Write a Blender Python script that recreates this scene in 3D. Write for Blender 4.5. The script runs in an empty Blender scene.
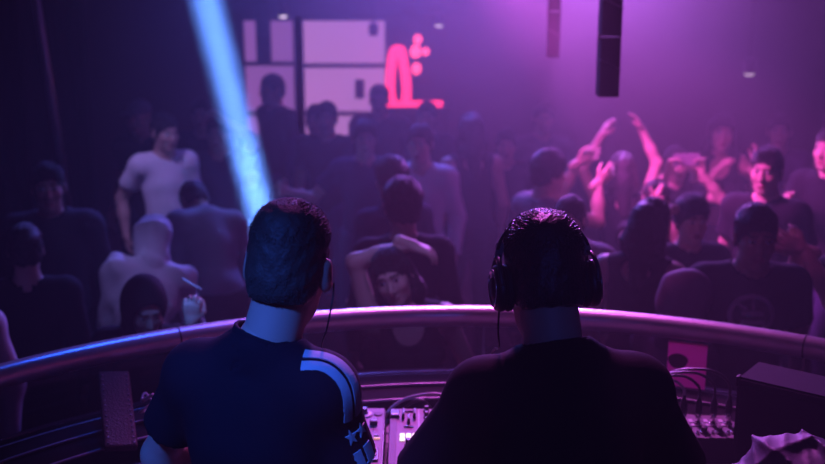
import bpy, bmesh, math, random
import numpy as np
from mathutils import Vector, Matrix
from mathutils.bvhtree import BVHTree

random.seed(7)
rng = np.random.RandomState(11)
scene = bpy.context.scene
COL = scene.collection
R = math.radians

# ------------------------------------------------------------------ helpers
def tag(o, label=None, cat=None, group=None, kind=None):
    if label: o['label'] = label
    if cat: o['category'] = cat
    if group: o['group'] = group
    if kind: o['kind'] = kind
    return o

def link(name, me, parent=None, mat=None, smooth=False):
    o = bpy.data.objects.new(name, me)
    COL.objects.link(o)
    if parent is not None: o.parent = parent
    if mat is not None:
        for m in (mat if isinstance(mat, (list, tuple)) else [mat]): me.materials.append(m)
    if smooth:
        me.polygons.foreach_set('use_smooth', [True] * len(me.polygons))
    return o

def empty(name, loc, rz=0.0):
    o = bpy.data.objects.new(name, None)
    COL.objects.link(o)
    o.location = loc; o.rotation_euler = (0, 0, rz)
    o.empty_display_size = .05
    return o

def from_bm(name, bm, mat, parent=None, smooth=False):
    me = bpy.data.meshes.new(name)
    bm.normal_update()
    bm.to_mesh(me); bm.free()
    return link(name, me, parent, mat, smooth)

def box(bm, x0, x1, y0, y1, z0, z1, M=None):
    c = [(x0,y0,z0),(x1,y0,z0),(x1,y1,z0),(x0,y1,z0),(x0,y0,z1),(x1,y0,z1),(x1,y1,z1),(x0,y1,z1)]
    v = [bm.verts.new(M @ Vector(p) if M else p) for p in c]
    for f in ((3,2,1,0),(4,5,6,7),(0,1,5,4),(1,2,6,5),(2,3,7,6),(3,0,4,7)): bm.faces.new([v[i] for i in f])
    return v

def rbox(name, x0, x1, y0, y1, z0, z1, mat, parent=None, bev=.004, seg=2, M=None):
    bm = bmesh.new(); box(bm, x0,x1,y0,y1,z0,z1)
    if bev: bmesh.ops.bevel(bm, geom=bm.edges[:], offset=bev, segments=seg, affect='EDGES', profile=.5)
    if M: bmesh.ops.transform(bm, matrix=M, verts=bm.verts)
    return from_bm(name, bm, mat, parent)

def lathe(bm, prof, n=20, M=None):
    """prof: list of (r, z); rotates about z"""
    rings = []
    for r, z in prof:
        ring = []
        for i in range(n):
            a = 2*math.pi*i/n
            p = Vector((max(r,1e-5)*math.cos(a), max(r,1e-5)*math.sin(a), z))
            ring.append(bm.verts.new(M @ p if M else p))
        rings.append(ring)
    for a, b in zip(rings, rings[1:]):
        for i in range(n):
            bm.faces.new((a[i], a[(i+1)%n], b[(i+1)%n], b[i]))
    bm.faces.new(rings[0][::-1]); bm.faces.new(rings[-1])

def tube(bm, pts, r, n=8, radii=None, cap=True):
    pts = [Vector(p) for p in pts]
    rings = []; prev = None
    for i, p in enumerate(pts):
        t = (pts[min(i+1,len(pts)-1)] - pts[max(i-1,0)]).normalized()
        if prev is None:
            u = t.cross(Vector((0,0,1)) if abs(t.z) < .9 else Vector((1,0,0))).normalized()
        else:
            u = (prev - t*prev.dot(t)).normalized()
        prev = u; w = t.cross(u)
        rr = radii[i] if radii else r
        rings.append([bm.verts.new(p + (u*math.cos(2*math.pi*k/n) + w*math.sin(2*math.pi*k/n))*rr) for k in range(n)])
    for a, b in zip(rings, rings[1:]):
        for k in range(n): bm.faces.new((a[k], a[(k+1)%n], b[(k+1)%n], b[k]))
    if cap:
        bm.faces.new(rings[0][::-1]); bm.faces.new(rings[-1])

def spline(pts, n=8):
    pts = [Vector(p) for p in pts]; out = []
    P = [pts[0]*2-pts[1]] + pts + [pts[-1]*2-pts[-2]]
    for i in range(1, len(P)-2):
        for k in range(n):
            t = k/n
            a,b,c,d = P[i-1],P[i],P[i+1],P[i+2]
            out.append(.5*((2*b)+(c-a)*t+(2*a-5*b+4*c-d)*t*t+(3*b-a-3*c+d)*t**3))
    out.append(pts[-1]); return out

def cable(name, pts, r, mat, parent=None, n=8, res=8):
    bm = bmesh.new(); tube(bm, spline(pts, res), r, n)
    return from_bm(name, bm, mat, parent, True)

# ------------------------------------------------------------------ materials
def mat(name, col, rough=.6, metal=0, spec=.5, bump=0, bscale=200, var=0, vscale=8, coat=0):
    m = bpy.data.materials.new(name); m.use_nodes = True
    nt = m.node_tree; b = nt.nodes['Principled BSDF']
    b.inputs['Base Color'].default_value = (*col, 1)
    b.inputs['Roughness'].default_value = rough
    b.inputs['Metallic'].default_value = metal
    b.inputs['Specular IOR Level'].default_value = spec
    b.inputs['Coat Weight'].default_value = coat
    tc = nt.nodes.new('ShaderNodeTexCoord')
    if var:
        n = nt.nodes.new('ShaderNodeTexNoise'); n.inputs['Scale'].default_value = vscale
        n.inputs['Detail'].default_value = 5
        nt.links.new(tc.outputs['Object'], n.inputs['Vector'])
        mx = nt.nodes.new('ShaderNodeMix'); mx.data_type = 'RGBA'
        mx.inputs[6].default_value = (*[c*(1-var) for c in col], 1)
        mx.inputs[7].default_value = (*[min(1, c*(1+var)) for c in col], 1)
        nt.links.new(n.outputs['Fac'], mx.inputs[0]); nt.links.new(mx.outputs[2], b.inputs['Base Color'])
    if bump:
        n = nt.nodes.new('ShaderNodeTexNoise'); n.inputs['Scale'].default_value = bscale
        n.inputs['Detail'].default_value = 4
        nt.links.new(tc.outputs['Object'], n.inputs['Vector'])
        bp = nt.nodes.new('ShaderNodeBump'); bp.inputs['Strength'].default_value = bump
        bp.inputs['Distance'].default_value = .01
        nt.links.new(n.outputs['Fac'], bp.inputs['Height']); nt.links.new(bp.outputs['Normal'], b.inputs['Normal'])
    return m

def emis(name, col, strength):
    m = bpy.data.materials.new(name); m.use_nodes = True
    b = m.node_tree.nodes['Principled BSDF']
    b.inputs['Base Color'].default_value = (*[c*.3 for c in col], 1)
    b.inputs['Emission Color'].default_value = (*col, 1)
    b.inputs['Emission Strength'].default_value = strength
    return m

def glass_mat(name):
    m = bpy.data.materials.new(name); m.use_nodes = True
    nt = m.node_tree; nt.nodes.clear()
    out = nt.nodes.new('ShaderNodeOutputMaterial'); mix = nt.nodes.new('ShaderNodeMixShader')
    tr = nt.nodes.new('ShaderNodeBsdfTransparent'); gl = nt.nodes.new('ShaderNodeBsdfGlossy')
    fr = nt.nodes.new('ShaderNodeFresnel'); fr.inputs['IOR'].default_value = 1.3
    tr.inputs['Color'].default_value = (.62, .6, .66, 1); gl.inputs['Roughness'].default_value = .05
    nt.links.new(fr.outputs[0], mix.inputs[0]); nt.links.new(tr.outputs[0], mix.inputs[1])
    nt.links.new(gl.outputs[0], mix.inputs[2]); nt.links.new(mix.outputs[0], out.inputs[0])
    return m

def translucent(name, col, t=.75):
    m = mat(name, col, .8); nt = m.node_tree; b = nt.nodes['Principled BSDF']; out = nt.nodes['Material Output']
    tr = nt.nodes.new('ShaderNodeBsdfTranslucent'); tr.inputs['Color'].default_value = (*col, 1)
    mx = nt.nodes.new('ShaderNodeMixShader'); mx.inputs[0].default_value = t
    nt.links.new(b.outputs[0], mx.inputs[1]); nt.links.new(tr.outputs[0], mx.inputs[2]); nt.links.new(mx.outputs[0], out.inputs['Surface'])
    return m

def cloth(name, col, **kw): return mat(name, col, spec=.12, **kw)
M = dict(
    floor=mat('dark_floor', (.03,.028,.032), .45, var=.4, vscale=3, bump=.05, bscale=40),
    wall=mat('black_wall', (.02,.02,.024), .8, var=.3, vscale=4, bump=.1, bscale=30),
    ceil=mat('black_ceiling', (.015,.015,.018), .9, bump=.1, bscale=20),
    mull=mat('dark_mullion', (.02,.018,.022), .5),
    rail=mat('brushed_rail', (.55,.53,.56), .32, metal=.6, bump=.03, bscale=120, var=.12, vscale=20),
    joint=mat('rail_joint', (.03,.03,.03), .6),
    board=mat('black_ledge', (.008,.007,.009), .9, spec=.06, var=.3, vscale=10),
    lip=mat('ledge_edge_strip', (.22,.2,.22), .45, metal=.4),
    desk=mat('grey_desk', (.12,.12,.13), .5, var=.25, vscale=12, bump=.05, bscale=80),
    black=mat('black_plastic', (.012,.012,.013), .42),
    rubber=mat('black_rubber', (.01,.01,.011), .7),
    silver=mat('silver_panel', (.23,.20,.22), .6, metal=0, spec=.25, var=.06, vscale=30),
    grey=mat('grey_panel', (.15,.13,.15), .6, metal=0, spec=.25, var=.08, vscale=30),
    dgrey=mat('charcoal_panel', (.07,.068,.072), .4, metal=.2),
    pale=mat('pale_key', (.5,.48,.48), .45),
    chrome=mat('bright_metal', (.8,.79,.8), .2, metal=1),
    leather=mat('brown_leather', (.04,.022,.018), .6, spec=.2, bump=.35, bscale=160, var=.3, vscale=30),
    vinyl=mat('speaker_vinyl', (.016,.014,.018), .85, spec=.1, bump=.25, bscale=500),
    column=mat('matte_black_paint', (.012,.012,.014), .85, spec=.2),
    mesh=mat('speaker_grille', (.012,.012,.014), .85, spec=.2, bump=.5, bscale=700),
    jacket=mat('dark_jacket_cloth', (.065,.06,.095), .6, spec=.3, bump=.08, bscale=300),
    paper=translucent('pink_sheet', (.9,.25,.5)),
    sheet_shadow=mat('painted_shadow', (.10,.02,.06), .7),  # shadow tone for the oval on the pink sheet
    pole=mat('pole_paint', (.4,.38,.4), .4, metal=.5),
    cable=mat('black_cable', (.015,.015,.017), .4),
    gcable=mat('grey_cable', (.3,.29,.3), .4),
    skin=mat('skin', (.52,.33,.26), .55, var=.06, vscale=20),
    skin2=mat('tan_skin', (.40,.24,.17), .55, var=.06, vscale=20),
    lips=mat('lips', (.35,.13,.12), .45),
    brow=mat('brow', (.03,.022,.018), .7),
    eye=mat('eye', (.02,.018,.018), .2),
    white_eye=mat('eye_white', (.6,.58,.56), .3),
    hair=mat('dark_hair', (.016,.012,.011), .5, bump=.6, bscale=90),
    hair_dj=mat('short_brown_hair', (.05,.036,.03), .6, bump=.3, bscale=150),
    hair_dj2=mat('short_black_hair', (.03,.024,.025), .36, bump=.3, bscale=150),
    tee=cloth('navy_tee', (.008,.008,.016), rough=.85, bump=.12, bscale=400, var=.15, vscale=12),
    tee2=cloth('black_tee', (.012,.010,.013), rough=.85, bump=.12, bscale=400, var=.15, vscale=12),
    stripe=mat('white_stripe', (.5,.52,.56), .8, spec=.2, bump=.1, bscale=400),
    band=cloth('black_trim', (.008,.008,.012), rough=.85),
    c_black=cloth('black_cloth', (.014,.013,.016), rough=.85, bump=.1, bscale=200),
    c_char=cloth('charcoal_cloth', (.045,.04,.05), rough=.85, bump=.1, bscale=200),
    c_navy=cloth('navy_cloth', (.03,.03,.06), rough=.85, bump=.1, bscale=200),
    c_grey=cloth('grey_cloth', (.2,.19,.21), rough=.85, bump=.1, bscale=200),
    c_pale=cloth('pale_cloth', (.62,.58,.62), rough=.85, bump=.12, bscale=120),
    c_white=cloth('white_cloth', (.8,.78,.8), rough=.85, bump=.1, bscale=120),
    c_denim=cloth('denim', (.05,.06,.11), rough=.85, bump=.1, bscale=200),
    print=mat('pale_print', (.5,.46,.5), .8),
    shoe=mat('shoe', (.02,.02,.022), .5),
)

# ------------------------------------------------------------------ smooth solids (distance field -> quads)
def nrm(v):
    v = np.asarray(v, float); return v/max(1e-9, np.linalg.norm(v))

def rotm(ax, ang):
    c, s = math.cos(ang), math.sin(ang)
    return np.array({'x': [[1,0,0],[0,c,-s],[0,s,c]], 'y': [[c,0,s],[0,1,0],[-s,0,c]], 'z': [[c,-s,0],[s,c,0],[0,0,1]]}[ax])

def cone(a, b, ra, rb, k=.03, op='+', flat=False):
    return dict(t='c', a=np.array(a, float), b=np.array(b, float), ra=ra, rb=rb, k=k, op=op, flat=flat)
def ell(c, r, rot=None, k=.03, op='+'):
    return dict(t='e', c=np.array(c, float), r=np.array(r, float), rot=rot, k=k, op=op)

def grow(prims, e):
    out = []
    for p in prims:
        q = dict(p)
        if q['t'] == 'c': q['ra'] += e; q['rb'] += e
        else: q['r'] = q['r'] + e
        out.append(q)
    return out

def pbounds(p):
    if p['t'] == 'c':
        r = max(p['ra'], p['rb'])
        return np.minimum(p['a'], p['b'])-r, np.maximum(p['a'], p['b'])+r
    r = p['r'] if p['rot'] is None else np.full(3, p['r'].max())
    return p['c']-r, p['c']+r

def pdist(p, X):
    if p['t'] == 'c':
        ba = p['b']-p['a']; L2 = max(1e-9, float(ba@ba))
        q = X-p['a']; t = np.clip((q@ba)/L2, 0, 1)
        d = np.linalg.norm(q-t[..., None]*ba, axis=-1)-(p['ra']+(p['rb']-p['ra'])*t)
        if p['flat']:
            d = np.maximum(d, ((X-p['b'])@ba)/math.sqrt(L2))
        return d
    q = X-p['c']
    if p['rot'] is not None: q = q@p['rot']
    k0 = np.linalg.norm(q/p['r'], axis=-1); k1 = np.linalg.norm(q/(p['r']**2), axis=-1)
    return k0*(k0-1)/np.maximum(k1, 1e-6)

def solid(prims, h, post=None, clip=None):
    """prims united (or cut) into one closed surface sampled every h metres; clip: (lo, hi) box; post(F, X) edits the field"""
    los, his = zip(*[pbounds(p) for p in prims if p['op'] == '+'])
    lo = np.min(los, 0)-3*h; hi = np.max(his, 0)+3*h
    if clip is not None:
        lo = np.maximum(lo, clip[0]); hi = np.minimum(hi, clip[1])
    n = np.ceil((hi-lo)/h).astype(int)+1
    ax = [lo[i]+h*np.arange(n[i]) for i in range(3)]
    F = np.full(n, .3, np.float32)
    for p in prims:
        pl, ph = pbounds(p); pad = p['k']+2*h
        i0 = np.clip(np.floor((pl-pad-lo)/h).astype(int), 0, n); i1 = np.clip(np.ceil((ph+pad-lo)/h).astype(int)+1, 0, n)
        if np.any(i1 <= i0): continue
        X = np.stack(np.meshgrid(*[ax[i][i0[i]:i1[i]] for i in range(3)], indexing='ij'), -1)
        d = pdist(p, X).astype(np.float32)
        S = F[i0[0]:i1[0], i0[1]:i1[1], i0[2]:i1[2]]
        k = p['k']
        if p['op'] == '+':
            hh = np.maximum(k-np.abs(S-d), 0)/k
            F[i0[0]:i1[0], i0[1]:i1[1], i0[2]:i1[2]] = np.minimum(S, d)-hh*hh*k*.25
        else:
            d = -d
            hh = np.maximum(k-np.abs(S-d), 0)/k
            F[i0[0]:i1[0], i0[1]:i1[1], i0[2]:i1[2]] = np.maximum(S, d)+hh*hh*k*.25
    if post is not None:
        X = np.stack(np.meshgrid(*ax, indexing='ij'), -1)
        F = post(F, X)
    # close at the box
    F[0], F[-1] = np.maximum(F[0], 1e-3), np.maximum(F[-1], 1e-3)
    F[:, 0], F[:, -1] = np.maximum(F[:, 0], 1e-3), np.maximum(F[:, -1], 1e-3)
    F[:, :, 0], F[:, :, -1] = np.maximum(F[:, :, 0], 1e-3), np.maximum(F[:, :, -1], 1e-3)
    return nets(F, lo, h)

def nets(F, lo, h):
    I = F < 0
    s = [slice(None, -1), slice(1, None)]
    cnt = np.zeros(np.array(F.shape)-1, np.int8)
    for a in (0,1):
        for b in (0,1):
            for c in (0,1): cnt += I[s[a], s[b], s[c]]
    act = (cnt > 0) & (cnt < 8)
    ci = np.argwhere(act)
    idx = np.full(act.shape, -1, np.int64); idx[act] = np.arange(len(ci))
    acc = np.zeros((len(ci), 3)); w = np.zeros(len(ci))
    corners = [(a,b,c) for a in (0,1) for b in (0,1) for c in (0,1)]
    for c0 in corners:
        for axis in range(3):
            if c0[axis]: continue
            c1 = list(c0); c1[axis] = 1
            p0 = ci+np.array(c0); p1 = ci+np.array(c1)
            f0 = F[p0[:,0],p0[:,1],p0[:,2]]; f1 = F[p1[:,0],p1[:,1],p1[:,2]]
            m = (f0 < 0) != (f1 < 0)
            t = np.where(m, f0/np.where(m, f0-f1, 1), 0)
            pt = np.tile(np.array(c0, float), (len(ci),1)); pt[:,axis] += t
            acc[m] += pt[m]; w[m] += 1
    V = lo+h*(ci+acc/np.maximum(w,1)[:,None])
    Q = []
    for axis in range(3):
        o1, o2 = (axis+1)%3, (axis+2)%3
        A = np.take(I, range(0, F.shape[axis]-1), axis); B = np.take(I, range(1, F.shape[axis]), axis)
        e = np.argwhere(A != B)
        if not len(e): continue
        e = e[(e[:,o1] > 0) & (e[:,o2] > 0) & (e[:,o1] < F.shape[o1]-1) & (e[:,o2] < F.shape[o2]-1)]
        def at(d1, d2):
            q = e.copy(); q[:,o1] += d1; q[:,o2] += d2
            return idx[q[:,0],q[:,1],q[:,2]]
        q = np.stack([at(-1,-1), at(0,-1), at(0,0), at(-1,0)], 1)
        ins = A[e[:,0],e[:,1],e[:,2]]
        q[~ins] = q[~ins][:, ::-1]
        Q.append(q[(q >= 0).all(1)])
    return V, np.concatenate(Q) if Q else np.zeros((0,4), int)

def join(parts):
    V, Q, o = [], [], 0
    for v, q in parts:
        V.append(v); Q.append(q+o); o += len(v)
    return np.concatenate(V), np.concatenate(Q)

def qmesh(name, V, Q, mats, parent=None, mi=None):
    me = bpy.data.meshes.new(name)
    me.vertices.add(len(V)); me.vertices.foreach_set('co', np.asarray(V, np.float32).ravel())
    me.loops.add(len(Q)*4); me.loops.foreach_set('vertex_index', np.asarray(Q, np.int32).ravel())
    me.polygons.add(len(Q)); me.polygons.foreach_set('loop_start', np.arange(0, len(Q)*4, 4, dtype=np.int32))
    if mi is not None: me.polygons.foreach_set('material_index', np.asarray(mi, np.int32))
    me.polygons.foreach_set('use_smooth', np.ones(len(Q), bool))
    me.update(calc_edges=True); me.validate()
    o = link(name, me, parent, mats)
    if mi is not None:
        me.polygons.foreach_set('material_index', np.asarray(mi, np.int32)[:len(me.polygons)])
    return o

def folds(amp, freq, seed, axis=(1,1,1)):
    r = np.random.RandomState(seed)
    ws = [(nrm(r.randn(3)*np.array(axis))*freq*r.uniform(.6, 1.6), r.uniform(0, 6.3), r.uniform(.4, 1)) for _ in range(7)]
    def f(X):
        out = 0
        for k, ph, a in ws: out = out+a*np.sin(X@k+ph+1.3*np.sin((X@np.roll(k,1))*.5+ph))
        return amp*out/3.
    return f
# ------------------------------------------------------------------ people
HANG_R = ((.06, .07, -.50), (.25, -1, 0)); HANG_L = ((-.06, .07, -.50), (-.25, -1, 0))

def hand_prims(w, d, n, side, curl, sc=1.0, spread=.08):
    d = nrm(d); n = np.array(n, float); n = nrm(n-d*(n@d)); t = np.cross(d, n)*side
    P = [cone(w-d*.05, w+d*.01, .029, .027, .02),
         ell(w+d*.052, np.array((.041, .05, .017))*sc, np.stack([t, d, n], 1), .02)]
    for i, L in enumerate((.068, .078, .072, .056)):
        a = w+d*(.088 if i in (1, 2) else .082)*sc+t*(.031-.0205*i)*sc
        dd = nrm(d+t*spread*(1.5-i))
        P.append(cone(w+d*.05+t*(.02-.0135*i), a, .011*sc, .0098*sc, .008))
        for j, (f, ang) in enumerate(((.42, .7), (.32, 1.6), (.26, 2.3))):
            q = dd*math.cos(curl*ang)+n*math.sin(curl*ang)
            b = a+q*L*f*sc
            P.append(cone(a, b, (.0096-.0009*j)*sc, (.0089-.0009*j)*sc, .004)); a = b
    a = w+d*.022+t*.028*sc
    q = nrm(d*.62+t*.85+n*(.25+.3*curl)); b = a+q*.036*sc
    P.append(cone(a, b, .0135*sc, .011*sc, .012))
    q = nrm(d*.95+t*(.45-.5*curl)+n*(.2+.5*curl)); c = b+q*.03*sc
    P.append(cone(b, c, .0108*sc, .0095*sc, .006))
    q = nrm(d*.95+t*(.2-.5*curl)+n*(.2+.7*curl))
    P.append(cone(c, c+q*.024*sc, .0095*sc, .0075*sc, .005))
    return P

def ik(a, b, L1, L2, hint):
    v = b-a; D = np.linalg.norm(v)
    if D > (L1+L2)*.995: v = v/D*(L1+L2)*.995; b = a+v; D = np.linalg.norm(v)
    u = v/D; x = (L1*L1-L2*L2+D*D)/(2*D); hgt = math.sqrt(max(0, L1*L1-x*x))
    hn = np.array(hint, float); hn = hn-u*(hn@u); hn = nrm(hn)
    return a+u*x+hn*hgt, b

def tufts(v, q, hc, Hr, top, side, seed, zmin, wide, keep, ears=False):
    """tapered locks on the hair surface, combed forward above and down at the sides"""
    r = random.Random(seed)
    cen = v[q].mean(1); nr = np.cross(v[q[:, 2]]-v[q[:, 0]], v[q[:, 3]]-v[q[:, 1]]); nr /= np.maximum(1e-9, np.linalg.norm(nr, axis=1))[:, None]
    loc = (cen-hc)@Hr; tv, tq = [], []
    for i in range(len(cen)):
        n = nr[i]; l = loc[i]
        if (n@(cen[i]-hc)) < 0 or l[2] < zmin: continue
        if ears and abs(l[0]) > .055 and -.05 < l[1] < .04 and l[2] < .045: continue
        tz = min(1, max(0, (l[2]-.045)/.05)); L = side+(top-side)*tz
        if r.random() > keep: continue
        comb = Hr@np.array((r.uniform(-.35, .35)+.25*math.sin(l[0]*60), .9*tz-.2*(1-tz)+r.uniform(-.2, .2), -1.0*(1-tz)+.15*tz))
        d = nrm(n*(.40 if tz > .2 else .25)+comb*.85)
        u = nrm(np.cross(d, n)+1e-6); L *= r.uniform(.6, 1.25); wd = wide*(.7+.3*tz)
        p = cen[i]-n*.003+r.uniform(-.002, .002)*u; b = len(tv)
        m1 = p+d*L*.55+n*.001; m2 = p+d*L+(Hr@np.array((0, 0, -1)))*L*.18
        w2 = nrm(np.cross(u, d))
        tv += [p-u*wd, p+w2*wd*.8, p+u*wd, m1-u*wd*.8, m1+w2*wd*.7, m1+u*wd*.8, m2-u*wd*.12, m2+w2*wd*.12, m2+u*wd*.12]
        for a in (0, 3):
            for k in range(3): tq.append((b+a+k, b+a+(k+1)%3, b+a+3+(k+1)%3, b+a+3+k))
    return (np.array(tv), np.array(tq)) if tv else (np.zeros((0, 3)), np.zeros((0, 4), int))

def person(label, loc, face, H=1.75, fem=False, cat='person', group=None, lean=(2, 0, 0), head=(0, 0, 0), neck=(0, 0),
           arm_r=HANG_R, arm_l=HANG_L, curl=(.5, .5), palm=(None, None), drop=0.0, stance=.10, sit=0.0,
           top='tee', top_mat='c_black', low='jeans', low_mat='c_denim', hair='short', hair_mat='hair', skin='skin',
           h=.015, hh=.0085, hd=.006, wide=1.0, hem=None, fold=.004, ffreq=26, seed=None, sleeve=.62, ease=.014, shw=None, shz=.455, nk_up=0.0, slim=1.0, hsc=1.0):
    seed = seed if seed is not None else int(abs(hash((round(loc[0]*100), round(loc[1]*100))))%99999)
    s = H/1.75
    P = np.array((0, 0, .95-drop))
    Rt = rotm('z', R(lean[2]))@rotm('y', R(lean[1]))@rotm('x', -R(lean[0]))
    U = lambda x, y, z: P+Rt@np.array((x, y, z), float)
    sw = shw or (.163 if fem else .180)*wide
    nb = U(neck[0]*.3, -.012, .505)
    Hr = Rt@rotm('z', R(head[1]))@rotm('x', -R(head[0]))@rotm('y', R(head[2]))
    hc = nb+Rt@np.array((neck[0], neck[1], nk_up))+Hr@np.array((0, .028, .172))
    HL = lambda x, y, z: hc+Hr@np.array((x, y, z), float)
    # joints
    J = {}
    for nm, sd, spec in (('r', 1, arm_r), ('l', -1, arm_l)):
        sh = U(sd*sw, -.012, shz)
        off, hint = spec[0], spec[1]
        tgt = sh+np.array(off, float)
        el, wr = ik(sh, tgt, .285, .25, np.array(hint, float))
        d = nrm(wr-el) if len(spec) < 3 else nrm(spec[2])
        pn = palm[0 if sd > 0 else 1]
        n = np.array(pn, float) if pn is not None else np.array((-sd, .25, .15))
        if abs(nrm(n)@d) > .93: n = np.array((0, 1, .3))
        J[nm] = (sh, el, wr, d, n, sd)
        hp = P+np.array((sd*.088, -.0, -.03))
        an = np.array((sd*stance+.0, .0+sit*.25, .085))
        kn, an = ik(hp, an, .435, .435, (sd*.15, 1, 0))
        J['leg'+nm] = (hp, kn, an)
    # ---- primitives
    torso = ([ell(U(0, 0, .31), (.135 if fem else .155*wide, .098 if fem else .108, .165), Rt, .05),
              ell(U(0, .012, .12), (.112 if fem else .137*wide, .088 if fem else .098, .16), Rt, .06),
              cone(U(-sw*.86, -.012, shz-.007), U(sw*.86, -.012, shz-.007), .058 if fem else .064, .058 if fem else .064, .06),
              cone(nb, U(sw*.62, -.015, shz+.013), .05, .046, .04), cone(nb, U(-sw*.62, -.015, shz+.013), .05, .046, .04)])
    if fem: torso += [ell(U(.062, .082, .285), (.056,)*3, Rt, .03), ell(U(-.062, .082, .285), (.056,)*3, Rt, .03)]
    hips = [ell(P, (.168 if fem else .155*wide, .108, .115), None, .05), ell(P+(.065, -.05, -.05), (.085,)*3, None, .05), ell(P+(-.065, -.05, -.05), (.085,)*3, None, .05)]
    legs, arms = [], []
    for nm in 'rl':
        sh, el, wr, d, n, sd = J[nm]
        arms += [ell(sh, (.058,)*3, None, .03), cone(sh, el, .047 if fem else .052, .038 if fem else .042, .03),
                 cone(el, el+(wr-el)*.45, .040 if fem else .043, .036 if fem else .04, .02), cone(el+(wr-el)*.4, wr, .037 if fem else .04, .026, .02)]
        hp, kn, an = J['leg'+nm]
        legs += [cone(hp, kn, .088, .056, .04), cone(kn, kn+(an-kn)*.4, .054, .056, .03), cone(kn+(an-kn)*.4, an, .055, .037, .03), cone(an, an+(0, .12, -.045), .036, .028, .03)]
    nk = [cone(nb-Rt@np.array((0, 0, .05)), HL(0, -.022, -.055), .062 if not fem else .052, .057 if not fem else .047, .03)]
    hp_ = [ell(HL(0, -.012, .032), (.074, .094, .086), Hr, .02), ell(HL(0, .026, -.03), (.060, .068, .088), Hr, .03),
           ell(HL(0, .034, -.076), (.050, .052, .042), Hr, .03), ell(HL(0, .078, -.100), (.022, .016, .018), Hr, .025),
           cone(HL(-.034, .083, .031), HL(.034, .083, .031), .010, .010, .02),
           ell(HL(.040, .066, -.024), (.02,)*3, Hr, .03), ell(HL(-.040, .066, -.024), (.02,)*3, Hr, .03),
           cone(HL(0, .090, .014), HL(0, .111, -.028), .008, .012, .012), ell(HL(0, .103, -.034), (.018, .012, .009), Hr, .008),
           ell(HL(.031, .098, .012), (.017, .013, .010), Hr, .012, '-'), ell(HL(-.031, .098, .012), (.017, .013, .010), Hr, .012, '-'),
           ell(HL(.031, .081, .011), (.0125,)*3, Hr, .003), ell(HL(-.031, .081, .011), (.0125,)*3, Hr, .003),
           ell(HL(0, .093, -.062), (.023, .010, .006), Hr, .005), ell(HL(0, .091, -.074), (.020, .010, .007), Hr, .005)]
    for sd in (1, -1):
        er = Hr@rotm('z', R(-sd*28))@rotm('x', R(8))
        eo = .004 if hair == 'none' else 0
        hp_ += [ell(HL(sd*(.078+eo), -.012, -.006), (.0105, .021+eo*.4, .033+eo*.4), er, .010), ell(HL(sd*(.089+eo), -.004, -.003), (.007, .011, .019), er, .006, '-')]
    # ---- body: trunk and limbs, then head and hands at a finer pitch, one mesh
    parts = [solid(torso+hips+arms+legs+nk, h)]
    v, q = solid(nk+hp_, hh); parts.append((hc+(v-hc)*hsc, q))
    for nm in 'rl':
        sh, el, wr, d, n, sd = J[nm]
        parts.append(solid(hand_prims(wr, d, n, sd, curl[0 if nm == 'r' else 1], .96 if fem else 1.03), hd))
    V, Q = join(parts)
    cq = (V[Q].mean(1)-hc)@Hr/hsc; ax = np.abs(cq[:, 0])
    mi = np.zeros(len(Q), int)
    infr = (cq[:, 1] > .062)&(np.abs(cq[:, 2]) < .12)
    mi[infr&(ax > .013)&(ax < .050)&(cq[:, 2] > .0275)&(cq[:, 2] < .0365)] = 1
    e2 = ((ax-.031)/.0145)**2+((cq[:, 2]-.011)/.0075)**2
    mi[infr&(e2 < 1)] = 3
    mi[infr&(((ax-.031)/.0065)**2+((cq[:, 2]-.011)/.0075)**2 < 1)] = 2
    mi[infr&(cq[:, 1] > .07)&((ax/.024)**2+((cq[:, 2]+.067)/.012)**2 < 1)] = 4
    body = qmesh('person', V*s, Q, [M[skin], M['brow'], M['eye'], M['white_eye'], M['lips']], None, mi)
    body.location = loc; body.rotation_euler = (0, 0, R(face))
    tag(body, label, cat, group)
    # ---- hair
    hset = []
    def hcut(F, X):
        q = (X-hc)@Hr
        zc = -.070+.80*np.maximum(0, q[..., 1]+.055)+.008*np.sin(q[..., 0]*150)
        return np.maximum(F, zc-q[..., 2])
    hs = [ell(HL(0, -.014, .034), (.0815, .101, .095), Hr, .01), ell(HL(0, -.03, -.035), (.070, .075, .06), Hr, .04),
          ell(HL(0, .112, -.03), (.068, .060, .098), Hr, .01, '-')]
    fz = folds(.0035, 150, seed)
    if hair in ('short', 'long', 'bun', 'volume'):
        if hair == 'volume': hs[0] = ell(HL(0, -.016, .044), (.094, .110, .104), Hr, .01)
        hv, hq = solid(hs, hh, lambda F, X: hcut(F, X)+fz(X)); hset.append((hv, hq)); hset.append(tufts(hv, hq, hc, Hr, .026 if hair == 'volume' else .017, .013, seed, -.055, .0042, .75))
    if hair == 'long':
        dn = np.array((0, 0, -1.)); bk = Rt@np.array((0, -1, 0))
        hset.append(solid([cone(HL(0, -.055, .04), HL(0, -.06, -.06), .075, .07, .05), cone(HL(0, -.06, -.06), HL(0, -.07, -.06)+dn*.22+bk*.03, .072, .045, .05),
                           cone(HL(.066, -.02, .03), HL(.075, -.03, -.1), .028, .032, .04), cone(HL(.075, -.03, -.1), HL(.075, -.03, -.1)+dn*.16, .032, .02, .04),
                           cone(HL(-.066, -.02, .03), HL(-.075, -.03, -.1), .028, .032, .04), cone(HL(-.075, -.03, -.1), HL(-.075, -.03, -.1)+dn*.16, .032, .02, .04)],
                          hh, lambda F, X: F+fz(X)))
    if hair == 'bun': hset.append(solid([ell(HL(0, -.085, .10), (.042,)*3, Hr)], hh))
    if hset:
        v, q = join(hset); qmesh('hair', v*s, q, M[hair_mat], body)
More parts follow.
